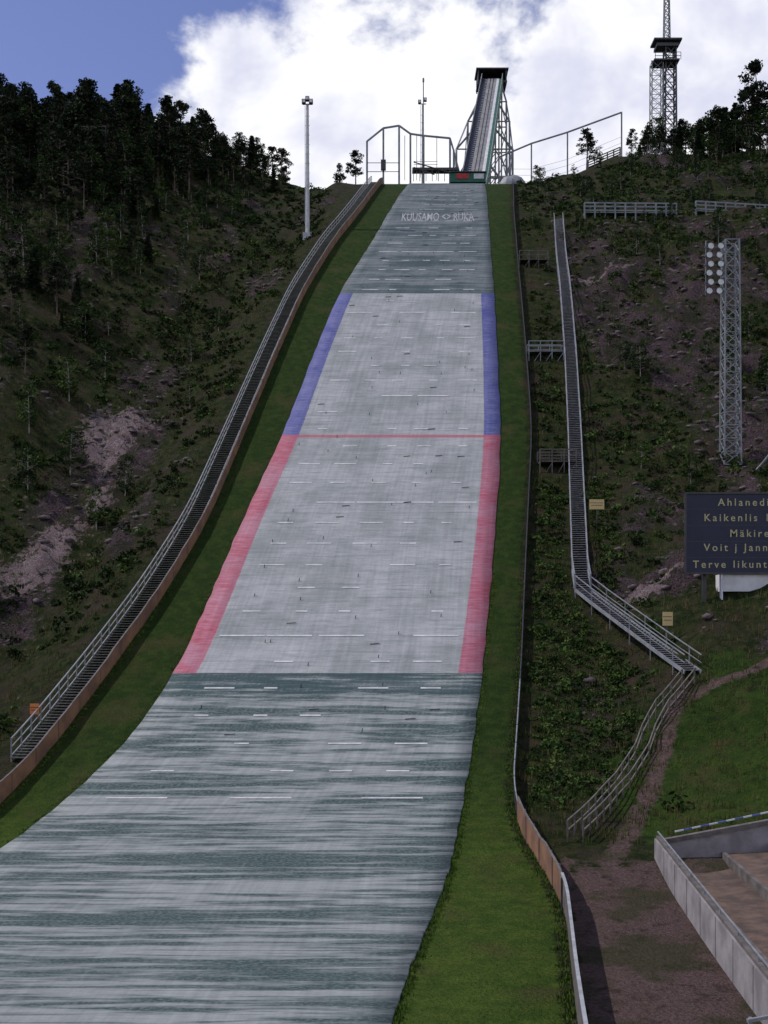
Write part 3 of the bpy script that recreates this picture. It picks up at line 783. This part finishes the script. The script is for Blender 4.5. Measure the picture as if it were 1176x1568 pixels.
tufts('edge_grass',2600,condE,.09,[gr3,gr3,gr1],.09)
# rubble
import bmesh
bm=bmesh.new(); bmesh.ops.create_icosphere(bm,subdivisions=1,radius=1); iv=np.array([v.co[:] for v in bm.verts]); itf=np.array([[v.index for v in f.verts] for f in bm.faces]); bm.free()
VV=[];FF=[];off=0
while len(VV)<2200:
    x=-60+120*rng.random(); y=66+116*rng.random()
    d=max(XB(y)-x,x-XR(y))
    if d<3 or abs(x)>.36*y or max(rockm(x,y),palem(x,y))<.3: continue
    r=.07+.33*rng.random()**4
    v=iv*(.7+.6*rng.random((len(iv),1)))*r*np.array([1+.9*rng.random(),1+.6*rng.random(),.6]); a=rng.random()*6.28
    v=v@np.array([[math.cos(a),-math.sin(a),0],[math.sin(a),math.cos(a),0],[0,0,1]])
    VV.append(v+[x,y,Tz(x,y)]); FF.append(itf+off); off+=len(v)
mkmesh('rock_rubble',np.concatenate(VV),np.concatenate(FF),None,[rockmat])

# ------------------------------------------------------------------ sky, sun, camera
to=Vector((-.60,.05,.79)).normalized()
W=bpy.data.worlds.new('World'); scene.world=W; W.use_nodes=True
t=NT(W.node_tree); bg=W.node_tree.nodes['Background']; bg.inputs['Strength'].default_value=.1
sk=t.n('ShaderNodeTexSky',sky_type='NISHITA'); sk.sun_disc=False
sk.sun_elevation=math.asin(to.z); sk.sun_rotation=math.atan2(to.x,to.y); sk.air_density=1.0; sk.dust_density=.6; sk.ozone_density=2.5
D=t.n('ShaderNodeTexCoord').outputs['Generated']
dx,dy,dz=t.sep(D)[:3]
mp=t.n('ShaderNodeMapping'); mp.inputs['Scale'].default_value=(1,1,1.5); mp.inputs['Location'].default_value=(.35,.1,.2); t.put(mp.inputs['Vector'],D)
cn=t.noise(mp.outputs[0],4.2,8,.56,.12)
cn=t.m('MULTIPLY_ADD',t.m('SUBTRACT',cn,.5),1.7,.5)
bias=t.m('MINIMUM',t.m('MAXIMUM',t.m('MULTIPLY_ADD',dx,.8,.16),-.06),.24)
bias=t.m('ADD',bias,t.m('MULTIPLY',t.m('SUBTRACT',.41,dz),.9))
bias=t.m('MINIMUM',bias,.26)
cf=t.ss(t.m('ADD',cn,bias),.49,.62)
cc=t.mix(t.ss(t.noise(mp.outputs[0],7,5,.58,.2),.42,.68),(10.8,10.8,11.0),(7.2,7.4,9.0))
skc=t.mix(1.0,sk.outputs[0],(1.15,.98,1.25),'MULTIPLY')
t.put(bg.inputs['Color'],t.mix(cf,skc,cc))
W.cycles.sampling_method='MANUAL'; W.cycles.sample_map_resolution=512
su=bpy.data.lights.new('sun','SUN'); su.energy=3.0; su.angle=math.radians(.6); su.color=(1,.94,.86)
so=bpy.data.objects.new('sun',su); scene.collection.objects.link(so); so.rotation_euler=to.to_track_quat('Z','Y').to_euler(); so.location=(-60,60,120)
cam=bpy.data.cameras.new('camera'); co=bpy.data.objects.new('camera',cam); scene.collection.objects.link(co); scene.camera=co
co.location=(0,0,0); co.rotation_euler=(math.pi/2,0,0)
cam.sensor_fit='VERTICAL'; cam.sensor_height=36; cam.lens=1800/1568*36; cam.shift_y=190/1568; cam.clip_end=9000; cam.clip_start=.2
scene.view_settings.view_transform='Standard'; scene.view_settings.look='None'; scene.view_settings.exposure=0
